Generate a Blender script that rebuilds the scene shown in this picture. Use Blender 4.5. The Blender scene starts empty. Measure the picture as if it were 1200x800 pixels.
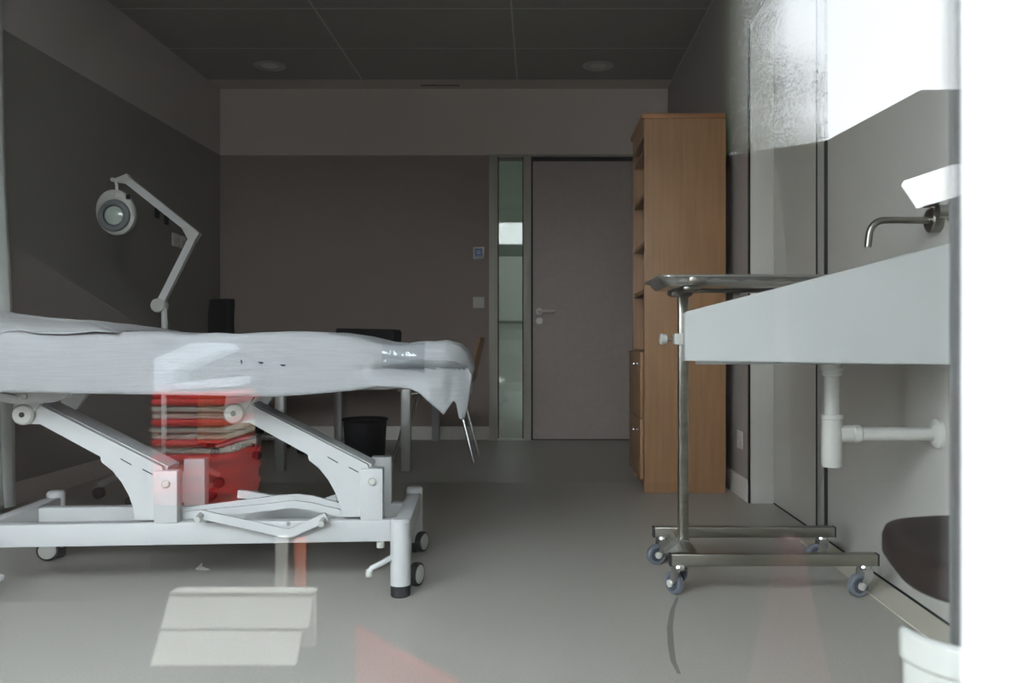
import bpy, bmesh, math, random
from mathutils import Vector, Matrix, noise
random.seed(7)
S = bpy.context.scene
C = S.collection
PI = math.pi
V = Vector

# ------------------------------------------------------------------ camera
EYE = 0.75
cd = bpy.data.cameras.new('camera')
cam = bpy.data.objects.new('camera', cd); C.objects.link(cam)
cam.location = (0, 0, EYE); cam.rotation_euler = (PI/2, 0, 0)
cd.sensor_width = 36; cd.lens = 30
cd.shift_x = -0.025; cd.shift_y = -0.0017
cd.clip_start = 0.02; cd.clip_end = 200
cd.dof.use_dof = True; cd.dof.focus_distance = 2.9; cd.dof.aperture_fstop = 6
S.camera = cam

# ------------------------------------------------------------------ sky, exposure
SKY = 12.5
w = bpy.data.worlds.new('overcast_sky'); S.world = w; w.use_nodes = True
nt = w.node_tree; nt.nodes.clear()
out = nt.nodes.new('ShaderNodeOutputWorld'); bg = nt.nodes.new('ShaderNodeBackground')
tc = nt.nodes.new('ShaderNodeTexCoord'); sp = nt.nodes.new('ShaderNodeSeparateXYZ')
rp = nt.nodes.new('ShaderNodeValToRGB')
nt.links.new(tc.outputs['Generated'], sp.inputs[0]); nt.links.new(sp.outputs['Z'], rp.inputs[0])
rp.color_ramp.elements[0].position = 0.0; rp.color_ramp.elements[0].color = (0.95, 0.97, 1.0, 1)
rp.color_ramp.elements[1].position = 0.9; rp.color_ramp.elements[1].color = (0.80, 0.90, 1.0, 1)
nt.links.new(rp.outputs[0], bg.inputs[0]); bg.inputs[1].default_value = SKY
nt.links.new(bg.outputs[0], out.inputs[0])
S.view_settings.view_transform = 'Standard'; S.view_settings.look = 'None'
S.view_settings.exposure = 0.0; S.view_settings.gamma = 1.0; S.view_settings.use_curve_mapping = False
S.cycles.use_denoising = True
S.cycles.max_bounces = 12; S.cycles.diffuse_bounces = 7; S.cycles.glossy_bounces = 5
S.cycles.transparent_max_bounces = 16
S.cycles.sample_clamp_indirect = 6.0

# ------------------------------------------------------------------ materials
def mat(name, col, rough=0.5, metal=0.0, spec=0.5, var=0.0, vscale=8.0, stretch=(1, 1, 1), bump=0.0, bscale=60.0, col2=None, detail=3.0, coat=0.0):
    m = bpy.data.materials.new(name); m.use_nodes = True
    n = m.node_tree; b = n.nodes['Principled BSDF']; L = n.links
    b.inputs['Base Color'].default_value = (*col, 1); b.inputs['Roughness'].default_value = rough
    b.inputs['Metallic'].default_value = metal; b.inputs['Specular IOR Level'].default_value = spec
    b.inputs['Coat Weight'].default_value = coat
    t = n.nodes.new('ShaderNodeTexCoord'); mp = n.nodes.new('ShaderNodeMapping')
    mp.inputs['Scale'].default_value = stretch; L.new(t.outputs['Object'], mp.inputs[0])
    nz = n.nodes.new('ShaderNodeTexNoise'); nz.inputs['Scale'].default_value = vscale; nz.inputs['Detail'].default_value = detail
    L.new(mp.outputs[0], nz.inputs['Vector'])
    r = n.nodes.new('ShaderNodeValToRGB'); L.new(nz.outputs['Fac'], r.inputs[0])
    r.color_ramp.elements[0].position = 0.3; r.color_ramp.elements[1].position = 0.7
    v = max(var, 0.02); c2 = col2 or tuple(c*(1-v) for c in col)
    r.color_ramp.elements[0].color = (*c2, 1); r.color_ramp.elements[1].color = (*[min(1, c*(1+v*0.5)) for c in col], 1)
    L.new(r.outputs[0], b.inputs['Base Color'])
    if bump:
        nb = n.nodes.new('ShaderNodeTexNoise'); nb.inputs['Scale'].default_value = bscale; L.new(mp.outputs[0], nb.inputs['Vector'])
        bp = n.nodes.new('ShaderNodeBump'); bp.inputs['Strength'].default_value = bump; bp.inputs['Distance'].default_value = 0.01
        L.new(nb.outputs['Fac'], bp.inputs['Height']); L.new(bp.outputs[0], b.inputs['Normal'])
    return m

def glass_mat(name, tint, f0, rough=0.0):
    m = bpy.data.materials.new(name); m.use_nodes = True
    n = m.node_tree; L = n.links; n.nodes.clear()
    o = n.nodes.new('ShaderNodeOutputMaterial'); mx = n.nodes.new('ShaderNodeMixShader')
    tr = n.nodes.new('ShaderNodeBsdfTransparent'); tr.inputs[0].default_value = (*tint, 1)
    gl = n.nodes.new('ShaderNodeBsdfGlossy'); gl.inputs['Roughness'].default_value = rough
    lw = n.nodes.new('ShaderNodeLayerWeight'); lw.inputs['Blend'].default_value = 0.5
    pw = n.nodes.new('ShaderNodeMath'); pw.operation = 'POWER'; pw.inputs[1].default_value = 5
    ma = n.nodes.new('ShaderNodeMath'); ma.operation = 'MULTIPLY_ADD'; ma.inputs[1].default_value = 1-f0; ma.inputs[2].default_value = f0
    L.new(lw.outputs['Facing'], pw.inputs[0]); L.new(pw.outputs[0], ma.inputs[0]); L.new(ma.outputs[0], mx.inputs[0])
    L.new(tr.outputs[0], mx.inputs[1]); L.new(gl.outputs[0], mx.inputs[2]); L.new(mx.outputs[0], o.inputs[0])
    return m

M = {}
M['floor'] = mat('grey_vinyl', (0.43, 0.405, 0.365), 0.42, spec=0.4, var=0.16, vscale=220, detail=4)
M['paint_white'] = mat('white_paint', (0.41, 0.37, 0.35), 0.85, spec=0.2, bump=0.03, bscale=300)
M['paint_back'] = None
M['panel'] = mat('laminate_panel', (0.51, 0.50, 0.465), 0.38, spec=0.4, var=0.03)
M['baseboard'] = mat('baseboard_paint', (0.66, 0.62, 0.58), 0.5)
M['strip'] = mat('floor_edge_strip', (0.58, 0.54, 0.46), 0.5)
M['frame'] = mat('door_frame_paint', (0.56, 0.54, 0.46), 0.45)
M['jamb'] = mat('jamb_paint', (0.59, 0.575, 0.53), 0.5)
M['door'] = mat('door_leaf', (0.50, 0.43, 0.395), 0.5, var=0.05, vscale=30)
M['alu'] = mat('aluminium', (0.42, 0.42, 0.41), 0.35, metal=0.8)
M['grey_post'] = mat('grey_profile', (0.13, 0.13, 0.13), 0.5)
M['dark_gap'] = mat('dark_gap', (0.015, 0.015, 0.015), 0.8)
M['beech'] = mat('beech_veneer', (0.395, 0.215, 0.105), 0.5, var=0.16, vscale=3.0, stretch=(14, 14, 0.9), detail=6)
M['beech_edge'] = mat('beech_edge', (0.45, 0.20, 0.085), 0.5, var=0.2, vscale=3.0, stretch=(1, 14, 14))
M['white_steel'] = mat('white_powder_coat', (0.58, 0.585, 0.59), 0.35, spec=0.5)
M['white_plastic'] = mat('white_plastic', (0.53, 0.53, 0.50), 0.35)
M['solid_surface'] = mat('white_solid_surface', (0.50, 0.515, 0.51), 0.4)
M['steel'] = mat('stainless_steel', (0.74, 0.73, 0.70), 0.22, metal=0.85, var=0.10, vscale=6, stretch=(1, 12, 12))
M['steel_dull'] = mat('stainless_tube', (0.34, 0.325, 0.285), 0.30, metal=1.0, var=0.22, vscale=5, stretch=(1, 6, 6))
M['hub'] = mat('hub_plastic', (0.045, 0.052, 0.075), 0.5)
M['profile'] = mat('grey_joint_profile', (0.40, 0.395, 0.37), 0.45)
M['satin'] = mat('satin_nickel', (0.78, 0.75, 0.70), 0.35, metal=0.35)
M['zinc'] = mat('zinc_fork', (0.70, 0.70, 0.70), 0.22, metal=1.0)
M['rubber_grey'] = mat('blue_grey_rubber', (0.15, 0.165, 0.195), 0.5)
M['rubber_black'] = mat('black_rubber', (0.018, 0.018, 0.02), 0.55)
M['black_plastic'] = mat('black_plastic', (0.010, 0.010, 0.012), 0.7, spec=0.15)
M['black_fabric'] = mat('black_fabric', (0.009, 0.009, 0.012), 0.95, spec=0.05, var=0.2, vscale=200)
M['navy'] = mat('navy_vinyl', (0.01, 0.016, 0.06), 0.5)
M['brown_seat'] = mat('dark_brown_vinyl', (0.024, 0.016, 0.013), 0.6, spec=0.15, var=0.2, vscale=6)
M['curtain'] = mat('white_curtain', (0.66, 0.70, 0.68), 0.9, var=0.05)
M['sheet'] = mat('paper_sheet', (0.47, 0.48, 0.495), 0.8, spec=0.2, var=0.07, vscale=10, stretch=(1, 1, 30), bump=0.5, bscale=55)
M['ceiling'] = mat('metal_ceiling', (0.33, 0.315, 0.285), 0.5, spec=0.3, var=0.03)
M['ceil_joint'] = mat('ceiling_joint', (0.55, 0.54, 0.49), 0.6)
M['plaster'] = mat('margin_plaster', (0.66, 0.60, 0.56), 0.9)
M['lamp_glass'] = mat('opal_diffuser', (0.75, 0.74, 0.72), 0.3)
M['blue_lcd'] = mat('blue_display', (0.10, 0.20, 0.42), 0.25)
M['socket'] = mat('light_socket', (0.68, 0.65, 0.62), 0.4)
M['white_ext'] = mat('white_exterior_frame', (0.88, 0.89, 0.86), 0.5)
M['blocker'] = mat('dark_blocker', (0.016, 0.015, 0.014), 0.9, var=0.25, vscale=3, spec=0.0)
M['pave'] = mat('asphalt', (0.008, 0.0078, 0.0075), 0.9, var=0.3, vscale=9, spec=0.0)
M['concrete'] = mat('pink_concrete', (0.060, 0.048, 0.044), 0.9, var=0.12, spec=0.0)
M['red'] = mat('red_plastic', (0.70, 0.03, 0.03), 0.4)
M['cream'] = mat('cream_boards', (0.74, 0.70, 0.60), 0.7, var=0.08, vscale=4, stretch=(1, 8, 8))
M['orange'] = mat('orange_paint', (0.70, 0.16, 0.06), 0.6)
M['leaf'] = mat('leaf_green', (0.10, 0.14, 0.06), 0.7, var=0.3, spec=0.0)
M['bark'] = mat('bark', (0.06, 0.045, 0.035), 0.9, var=0.3)
M['pale'] = mat('pale_cloth', (0.72, 0.78, 0.84), 0.8)
M['pane'] = glass_mat('window_glass', (0.97, 0.98, 0.975), 0.05)
M['side_glass'] = glass_mat('green_glass', (0.78, 0.84, 0.80), 0.06, 0.02)
M['lens'] = glass_mat('magnifier_glass', (0.55, 0.66, 0.60), 0.16, 0.03)
M['film'] = glass_mat('clear_film', (0.93, 0.95, 0.96), 0.10, 0.08)

def two_tone(name, low, high, z, rough=0.85):
    """wall paint: a darker band up to height z, white above; a real painted edge in the room, an imitated reflection in the corridor"""
    m = bpy.data.materials.new(name); m.use_nodes = True
    n = m.node_tree; L = n.links; b = n.nodes['Principled BSDF']; b.inputs['Roughness'].default_value = rough
    b.inputs['Specular IOR Level'].default_value = 0.2
    t = n.nodes.new('ShaderNodeNewGeometry'); s = n.nodes.new('ShaderNodeSeparateXYZ'); L.new(t.outputs['Position'], s.inputs[0])
    g = n.nodes.new('ShaderNodeMath'); g.operation = 'GREATER_THAN'; g.inputs[1].default_value = z; L.new(s.outputs['Z'], g.inputs[0])
    mx = n.nodes.new('ShaderNodeMix'); mx.data_type = 'RGBA'
    mx.inputs['A'].default_value = (*low, 1); mx.inputs['B'].default_value = (*high, 1)
    L.new(g.outputs[0], mx.inputs['Factor']); L.new(mx.outputs['Result'], b.inputs['Base Color'])
    return m
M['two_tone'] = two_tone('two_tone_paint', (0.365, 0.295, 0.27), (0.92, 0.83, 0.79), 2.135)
M['two_tone_left_shade'] = two_tone('two_tone_side_shaded', (0.265, 0.25, 0.235), (0.56, 0.52, 0.50), 2.135)  # same paint as the back wall, darkened to put its shade in the colour

# ------------------------------------------------------------------ mesh builder
class MB:
    def __init__(s): s.b = bmesh.new()
    def box(s, lo, hi, bev=0.0, seg=2, rot=None, at=None):
        r = bmesh.ops.create_cube(s.b, size=1.0); vs = r['verts']
        c = [(a+b)/2 for a, b in zip(lo, hi)]; d = [max(1e-5, abs(b-a)) for a, b in zip(lo, hi)]
        for v in vs: v.co = V((v.co.x*d[0]+c[0], v.co.y*d[1]+c[1], v.co.z*d[2]+c[2]))
        if bev:
            es = {e for v in vs for e in v.link_edges}
            q = bmesh.ops.bevel(s.b, geom=list(es), offset=min(bev, min(d)*0.49), segments=seg, affect='EDGES', profile=0.5)
            vs = list({v for f in q['faces'] for v in f.verts} | {v for v in vs if v.is_valid})
        if rot is not None:
            p = V(at or c)
            for v in vs: v.co = rot @ (v.co-p) + p
        return s
    def cyl(s, a, b, r, r2=None, seg=20, cap=True):
        a, b = V(a), V(b); r2 = r if r2 is None else r2
        d = (b-a).normalized(); u = d.orthogonal().normalized(); w_ = d.cross(u)
        A = []; B = []
        for k in range(seg):
            t = 2*PI*k/seg; o = u*math.cos(t)+w_*math.sin(t)
            A.append(s.b.verts.new(a+o*r)); B.append(s.b.verts.new(b+o*r2))
        for k in range(seg):
            j = (k+1) % seg; s.b.faces.new((A[k], A[j], B[j], B[k]))
        if cap: s.b.faces.new(A[::-1]); s.b.faces.new(B)
        return s
    def tube(s, pts, r, seg=12):
        pts = [V(p) for p in pts]; rings = []; u = None
        rr = r if isinstance(r, (list, tuple)) else [r]*len(pts)
        for i, p in enumerate(pts):
            d = (pts[min(i+1, len(pts)-1)]-pts[max(i-1, 0)]).normalized()
            if u is None: u = d.orthogonal().normalized()
            u = (u-d*u.dot(d)).normalized(); w_ = d.cross(u)
            rings.append([s.b.verts.new(p+(u*math.cos(2*PI*k/seg)+w_*math.sin(2*PI*k/seg))*rr[i]) for k in range(seg)])
        for A, B in zip(rings, rings[1:]):
            for k in range(seg):
                j = (k+1) % seg; s.b.faces.new((A[k], A[j], B[j], B[k]))
        s.b.faces.new(rings[0][::-1]); s.b.faces.new(rings[-1])
        return s
    def prism(s, prof, axis, a, b):
        """closed 2D outline extruded along an axis ('x': outline is (y,z), 'y': (x,z), 'z': (x,y))"""
        def P(p, t): return {'x': (t, p[0], p[1]), 'y': (p[0], t, p[1]), 'z': (p[0], p[1], t)}[axis]
        A = [s.b.verts.new(P(p, a)) for p in prof]; B = [s.b.verts.new(P(p, b)) for p in prof]
        n = len(prof)
        for k in range(n):
            j = (k+1) % n; s.b.faces.new((A[k], A[j], B[j], B[k]))
        s.b.faces.new(A[::-1]); s.b.faces.new(B)
        return s
    def lathe(s, prof, c=(0, 0, 0), axis='z', seg=28):
        """profile (r, h) turned about an axis through c"""
        rings = []
        for r, h in prof:
            ring = []
            for k in range(seg):
                t = 2*PI*k/seg; x, y = r*math.cos(t), r*math.sin(t)
                p = {'z': (x, y, h), 'y': (x, h, y), 'x': (h, x, y)}[axis]
                ring.append(s.b.verts.new(V(p)+V(c)))
            rings.append(ring)
        for A, B in zip(rings, rings[1:]):
            for k in range(seg):
                j = (k+1) % seg; s.b.faces.new((A[k], A[j], B[j], B[k]))
        if prof[0][0] > 1e-4: s.b.faces.new(rings[0][::-1])
        if prof[-1][0] > 1e-4: s.b.faces.new(rings[-1])
        return s
    def grid(s, rows):
        g = [[s.b.verts.new(p) for p in r] for r in rows]
        for A, B in zip(g, g[1:]):
            for k in range(len(A)-1): s.b.faces.new((A[k], A[k+1], B[k+1], B[k]))
        return g
    def poly(s, pts): s.b.faces.new([s.b.verts.new(p) for p in pts]); return s
    def build(s, name, m, parent=None, smooth=True, ang=35, solid=0.0, sub=0):
        bmesh.ops.remove_doubles(s.b, verts=s.b.verts, dist=1e-6)
        bmesh.ops.recalc_face_normals(s.b, faces=s.b.faces)
        me = bpy.data.meshes.new(name); s.b.to_mesh(me); s.b.free()
        me.materials.append(M[m] if isinstance(m, str) else m)
        if smooth:
            me.shade_smooth()
            try: me.set_sharp_from_angle(angle=math.radians(ang))
            except Exception: pass
        o = bpy.data.objects.new(name, me); C.objects.link(o)
        if parent: o.parent = parent
        if solid:
            q = o.modifiers.new('solid', 'SOLIDIFY'); q.thickness = solid; q.offset = 0
        if sub:
            q = o.modifiers.new('sub', 'SUBSURF'); q.levels = sub; q.render_levels = sub
        return o

def tag(o, label=None, cat=None, group=None, kind=None):
    if label: o['label'] = label
    if cat: o['category'] = cat
    if group: o['group'] = group
    if kind: o['kind'] = kind
    return o
def thing(name, label, cat, loc=(0, 0, 0), rz=0.0, group=None):
    o = bpy.data.objects.new(name, None); C.objects.link(o); o.empty_display_size = 0.1
    o.location = loc; o.rotation_euler = (0, 0, rz)
    return tag(o, label, cat, group)
def struct(o, label=None, cat=None): o['kind'] = 'structure'; return tag(o, label, cat)
def copy_tree(o, parent=None):
    c = o.copy(); C.objects.link(c)
    if parent: c.parent = parent
    for ch in list(o.children): copy_tree(ch, c)
    return c
def P(px, py, d): return V(((px-630)/1000*d, d, EYE-(py-398)/1000*d))
def arc(cx, cy, r, a0, a1, n):
    return [(cx+r*math.cos(a0+(a1-a0)*k/n), cy+r*math.sin(a0+(a1-a0)*k/n)) for k in range(n+1)]

# ------------------------------------------------------------------ the room
XL, XR, XRR, YF, YB, ZC = -2.385, 0.978, 1.083, 0.34, 6.41, 2.63
YJ = 3.94            # where the right wall steps back into the panelled niche
struct(MB().box((XL-0.2, YF, -0.1), (1.4, YB+0.15, 0)).build('floor', 'floor'), 'grey speckled vinyl floor of the treatment room', 'floor')
b = MB().box((XL-0.2, YF, ZC), (1.4, 6.17, ZC+0.12))
ceil = struct(b.build('ceiling', 'ceiling'), 'dark grey ceiling of large square metal panels', 'ceiling')
b = MB()
for k in range(-1, 11):
    y = 6.17-0.005-0.66*k-0.66
    if YF < y < 6.1: b.box((XL, y-0.005, ZC-0.0015), (XR, y+0.005, ZC+0.001))
for k in range(-2, 2):
    x = -0.148+1.12*k
    if XL < x < XR: b.box((x-0.005, YF, ZC-0.0015), (x+0.005, 6.165, ZC+0.001))
b.build('panel_joint', 'ceil_joint', ceil)
struct(MB().box((XL, 6.17, ZC+0.004), (XR+0.3, YB+0.1, ZC+0.12)).build('trim_1', 'plaster'), 'plain plaster margin of the ceiling along the back wall', 'ceiling margin')
s = 1/156.0
def bx(px): return (px-630)*s
zt = EYE+(398-182.5)*s
b = MB().box((XL-0.2, YB, 0), (bx(583), YB+0.15, ZC+0.12)).box((bx(614), YB, 0), (1.4, YB+0.15, ZC+0.12)).box((bx(583), YB, zt-0.01), (bx(614), YB+0.15, ZC+0.12))
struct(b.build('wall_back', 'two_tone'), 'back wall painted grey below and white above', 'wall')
struct(MB().box((XL-0.2, YF, 0), (XL, YB, ZC+0.12)).build('wall_left', 'two_tone_left_shade'), 'left wall painted grey below and white above', 'wall')
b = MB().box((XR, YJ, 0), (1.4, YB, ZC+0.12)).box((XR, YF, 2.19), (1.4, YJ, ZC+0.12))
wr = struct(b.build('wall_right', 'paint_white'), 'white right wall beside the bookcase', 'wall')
struct(MB().box((XRR, YF, 0), (1.4, 3.28, 2.19)).box((XRR, 3.29, 0), (1.4, YJ, 2.19)).build('wall_panel', 'panel'), 'light grey laminate panels lining the washbasin niche', 'wall panel')
# metal joint profile between the two panels
b = MB().box((XRR-0.010, 3.195, 0.0), (XRR+0.002, 3.275, 2.19), 0.002)
tp = struct(b.build('trim_2', 'profile'), 'slim metal joint profile between two wall panels', 'trim')
MB().box((XRR-0.0115, 3.185, 0), (XRR+0.001, 3.193, 2.19)).box((XRR-0.0115, 3.277, 0), (XRR+0.001, 3.287, 2.19)).build('joint_gap', 'dark_gap', tp)
# jamb at the step and its reveal
b = MB().box((XR-0.004, YJ-0.03, 0), (XRR, YJ-0.001, 2.19), 0.002)
b.box((XR-0.004, YJ-0.03, 2.16), (XR+0.02, YF+0.02, 2.195))
struct(b.build('trim_3', 'jamb'), 'pale painted jamb where the right wall steps back', 'jamb')
struct(MB().box((XR-0.0075, YJ-0.034, 0), (XR-0.004, YJ, 2.195)).build('trim_4', 'dark_gap'), 'thin dark joint along the pale jamb', 'joint')
struct(MB().box((XR, YF, 0), (XRR-0.012, 3.18, 0.004)).build('trim_5', 'strip'), 'light beige floor strip along the washbasin wall', 'trim')
struct(MB().box((XRR-0.005, YF, 0), (XRR+0.002, 3.90, 0.005)).build('trim_6', 'dark_gap'), 'dark sealing joint where panels meet the floor', 'trim')
# baseboards
struct(MB().box((XL, YB-0.014, 0), (-0.358, YB, 0.10), 0.002).build('baseboard_back', 'baseboard'), 'pale baseboard along the back wall', 'baseboard')
struct(MB().box((XL, YF, 0), (XL+0.014, YB-0.014, 0.10), 0.002).build('baseboard_left', 'baseboard'), 'pale baseboard along the left wall', 'baseboard')
struct(MB().box((XR-0.014, YJ, 0), (XR, YB, 0.10), 0.002).build('baseboard_right', 'baseboard'), 'pale baseboard along the right wall', 'baseboard')

# added corridor: imitates the window reflection in the sidelight
M['corridor'] = two_tone('corridor_reflection', (0.62, 0.645, 0.62), (0.17, 0.20, 0.17), 1.53)  # bands of the window reflection, painted as wall colours
cw = struct(MB().box((-2.4, 8.0, 0), (1.8, 8.1, 2.7)).build('wall_corridor_added', 'corridor'), 'added corridor wall painted like the reflection in the narrow glass panel', 'wall')
struct(MB().box((-2.5, YB+0.15, -0.1), (1.9, 8.1, 0)).build('floor_corridor_added', 'floor'), 'added corridor floor behind the glass panel', 'floor')
b = MB().box((-2.5, YB+0.15, 2.7), (1.9, 8.1, 2.8)).box((-2.5, YB+0.15, 0), (-2.4, 8.1, 2.7)).box((1.8, YB+0.15, 0), (1.9, 8.1, 2.7)).box((-2.5, YB+0.14, ZC), (1.9, YB+0.16, 2.8))
struct(b.build('ceiling_corridor_added', 'paint_white'), 'added corridor ceiling and ends behind the glass panel', 'ceiling')
MB().box((-2.39, 7.94, 0.90), (1.79, 7.999, 0.925), 0.004).build('added_rail', 'alu', cw)  # added rail standing in for the dark line in the reflection
ld = bpy.data.lights.new('added_corridor_fill', 'AREA'); ld.energy = 5; ld.size = 0.6; ld.color = (0.95, 1.0, 0.95)  # unseen fill light added to brighten the painted corridor wall
lo = bpy.data.objects.new('added_corridor_fill', ld); C.objects.link(lo); lo.location = (-0.6, 7.2, 2.68)
# door with sidelight
s = 1/156.0
def bx(px): return (px-630)*s
yd = YB
d1 = struct(MB().box((bx(624.5), yd-0.035, 0.008), (bx(624.5)+0.93, yd, EYE+(398-190)*s), 0.003).build('door_1', 'door'), 'plain grey door leaf beside the narrow glass panel', 'door')
MB().box((bx(622), yd-0.012, EYE+(398-189.5)*s), (bx(624)+0.96, yd-0.001, EYE+(398-184)*s)).box((bx(622.6), yd-0.012, 0), (bx(624.2), yd-0.001, 2.09)).box((bx(622), yd-0.02, 0.0), (bx(624)+0.95, yd-0.001, 0.007)).build('door_gap', 'dark_gap', d1)
b = MB().lathe([(0, -0.012), (0.024, -0.012), (0.026, 0)], (bx(632), yd-0.036, EYE+33*s), 'y', 20)
b.tube([(bx(632), yd-0.04, EYE+33*s), (bx(632), yd-0.085, EYE+33*s), (bx(634), yd-0.095, EYE+33*s), (bx(650), yd-0.095, EYE+33*s)], 0.011)
b.build('door_handle', 'satin', d1)
b = MB().lathe([(0.008, -0.012), (0.024, -0.012), (0.026, 0)], (bx(632), yd-0.036, EYE+22*s), 'y', 20)
b.build('lock_rosette', 'satin', d1)
b = MB()
zt = EYE+(398-182.5)*s
for x0, x1 in ((573.5, 583.5), (613.5, 622.5)):
    b.box((bx(x0), yd-0.05, 0), (bx(x1), yd, zt), 0.002)
b.box((bx(583), yd-0.05, zt-0.012), (bx(614), yd, zt)).box((bx(583), yd-0.05, 0), (bx(614), yd, 0.012))
b.box((bx(622.5), yd-0.05, zt-0.012), (bx(624)+0.97, yd, zt)).box((bx(624)+0.935, yd-0.05, 0), (bx(624)+0.97, yd, zt))
fr = struct(b.build('window_2', 'frame'), 'narrow glass sidelight with pale frame left of the grey door', 'sidelight')
MB().box((bx(583.5), yd-0.026, 0.012), (bx(613.5), yd-0.020, zt-0.012)).build('pane', 'side_glass', fr)
MB().box((bx(583.5), yd-0.032, 0.012), (bx(584.8), yd-0.012, zt-0.012)).box((bx(612.2), yd-0.032, 0.012), (bx(613.5), yd-0.012, zt-0.012)).build('pane_seal', 'dark_gap', fr)

# ------------------------------------------------------------------ window the photograph looks through
GX, GZ0, GZ1, GY = 0.150, 0.10, 2.50, 0.30
b = MB().box((GX, 0.296, 0), (1.6, GY, 3.1)).box((0.172, GY, 0), (1.4, YF, 3.1))           # white pier right of the glass
b.box((-2.8, 0.20, GZ1), (GX, YF, 3.1)).box((-2.8, 0.20, -0.1), (GX, YF, GZ0))
b.box((-2.8, 0.20, GZ0), (-2.36, YF, GZ1))
struct(b.build('wall_front', 'white_ext'), 'white window pier and wall around the large pane', 'wall')
b = MB().box((-2.36, 0.285, GZ0), (GX+0.02, 0.325, GZ0+0.03)).box((-2.36, 0.285, GZ1-0.04), (GX+0.02, 0.325, GZ1)).box((-2.36, 0.285, GZ0), (-2.32, 0.325, GZ1))
wn = struct(b.build('window_1', 'white_ext'), 'large window pane in a white frame in front of everything', 'window')
MB().box((-2.33, GY, GZ0+0.02), (GX, GY+0.006, GZ1-0.03)).build('pane', 'pane', wn)
struct(MB().box((0.412, 0.85, 0), (0.4265, 0.855, ZC), 0.001).build('trim_7', 'grey_post'), 'slim grey upright beside the white window pier', 'upright')

# ------------------------------------------------------------------ outside, mirrored in the pane
struct(MB().prism([(-2.2, 0.2), (2.2, 0.2), (4.5, -4.2), (-4.5, -4.2)], 'z', -0.12, -0.02).build('ground', 'pave', smooth=False), 'dark asphalt in front of the window', 'ground')
M['slabs'] = mat('pale_slabs', (0.50, 0.48, 0.45), 0.9, var=0.1, spec=0.0)
b = MB().prism([(-40, 0.2), (-2.2, 0.2), (-4.5, -4.2), (4.5, -4.2), (2.2, 0.2), (40, 0.2), (40, -40), (-40, -40)], 'z', -0.12, -0.02)  # pale ground added outside the mirrored wedge, bounces light into the room
struct(b.build('ground_bounce', 'slabs', smooth=False), 'pale paving added around the asphalt to bounce light indoors', 'ground')
KS = 4.6/12.0
b = MB().box((-3.6, -4.25, -0.02), (1.035, -4.0, 2.63))  # added wall: darkens the reflection, its height sets the sky light let in
struct(b.build('added_dark_wall', 'blocker'), 'added dark wall holding back the sky mirrored in the window', 'wall')
b = MB().prism([(x*KS, -0.02 if z < 0 else EYE+(z-EYE)*KS) for x, z in ((2.70, -0.02), (7, -0.02), (7, 2.95), (6.0, 2.79), (5.34, 2.60), (5.12, 2.92), (5.16, 3.0), (5.94, 3.26), (7, 3.4), (7, 4.27), (5.4, 4.27), (4.06, 3.55), (2.70, 3.35))], 'y', -4.1, -4.0)  # added outline, cut to leave bright sky patches in the reflection
struct(b.build('added_shed_front', 'blocker'), 'added dark shed front cut to shape the sky mirrored in the glass', 'shed')
t = thing('haze_shrub', 'added shrub making the haze mirrored at the top of the glass', 'shrub', (3.45*0.412, -3.85, 0))
MB().tube([(-0.15, 0, -0.02), (-0.14, 0, 0.7), (-0.17, 0.02, 1.3), (-0.19, 0, 1.75)], [0.05, 0.04, 0.03, 0.012]).build('trunk', 'bark', t)
L = 0.0036
vs_, fs_ = [], []
def leaf_haze(u_, v_):      # added shrub: leaf density imitates the haze over the mirrored sky
    t_ = 1.5*max(0.0, u_)**1.2*(1.0-0.75*v_)*(0.75+0.5*noise.noise(V((u_*3.0, v_*4.0, 0.7)))+0.25)
    return min(3.2, -math.log(max(0.04, min(0.97, t_))))
for k in range(620):
    for m_ in range(620):
        if random.random() > leaf_haze((k+0.5)/620, (m_+0.5)/620)*(0.523/620)*(0.90/620)/(0.5*L*L): continue
        p = V((-0.441+0.523*(k+random.random())/620, random.uniform(-0.06, 0.08), 2.62-0.90*(m_+random.random())/620))
        if p.x > 0.082+0.008*math.sin(p.z*14): continue
        q = Matrix.Rotation(random.random()*6.3, 3, V((random.gauss(0, 1), random.gauss(0, 1), random.gauss(0, 1))).normalized())
        n0 = len(vs_); vs_ += [p+q @ V(c) for c in ((-L, 0, 0), (0, -L*0.5, 0.0004), (L, 0, 0), (0, L*0.5, 0.0004))]
        fs_.append((n0, n0+1, n0+2, n0+3))
me = bpy.data.meshes.new('foliage'); me.from_pydata(vs_, [], fs_); me.materials.append(M['leaf'])
fo = bpy.data.objects.new('foliage', me); C.objects.link(fo); fo.parent = t
b = MB().prism([(-3.4, -0.02), (-1.14, -0.02), (-1.14, 0.77), (-1.5, 1.0), (-3.4, 1.15)], 'y', -1.915, -1.9)
tag(b.build('garden_wall', 'concrete'), 'low pinkish concrete wall mirrored in the left of the glass', 'wall')
t = thing('plastic_crate', 'red plastic crate mirrored in the glass below the bed', 'crate', (-1.62, -3.55, -0.02))
b = MB().box((-0.17, -0.2, 0), (0.20, 0.2, 0.24), 0.015)
for k in range(3): b.box((-0.18, -0.21, 0.05+0.075*k), (0.21, 0.21, 0.075+0.075*k), 0.006)
b.build('body', 'red', t)
for k in range(9):
    z = 0.22+0.032*k; j = random.uniform(-0.02, 0.02)
    n = 0.2+0.02*math.sin(k*2.1)
    o = MB().box((-1.80, -3.55-n, z), (-1.44+j, -3.55+n, z+0.030), 0.012).build('folded_sheet', 'red' if k in (8, 7, 4, 1) else 'cream')
    tag(o, ['lowest cream', 'lowest red', 'second cream', 'third cream', 'middle red', 'fourth cream', 'topmost cream', 'second highest red', 'topmost red'][k]+' folded sheet in the stack on the red crate', 'sheet', 'folded sheets on the red crate')
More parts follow.
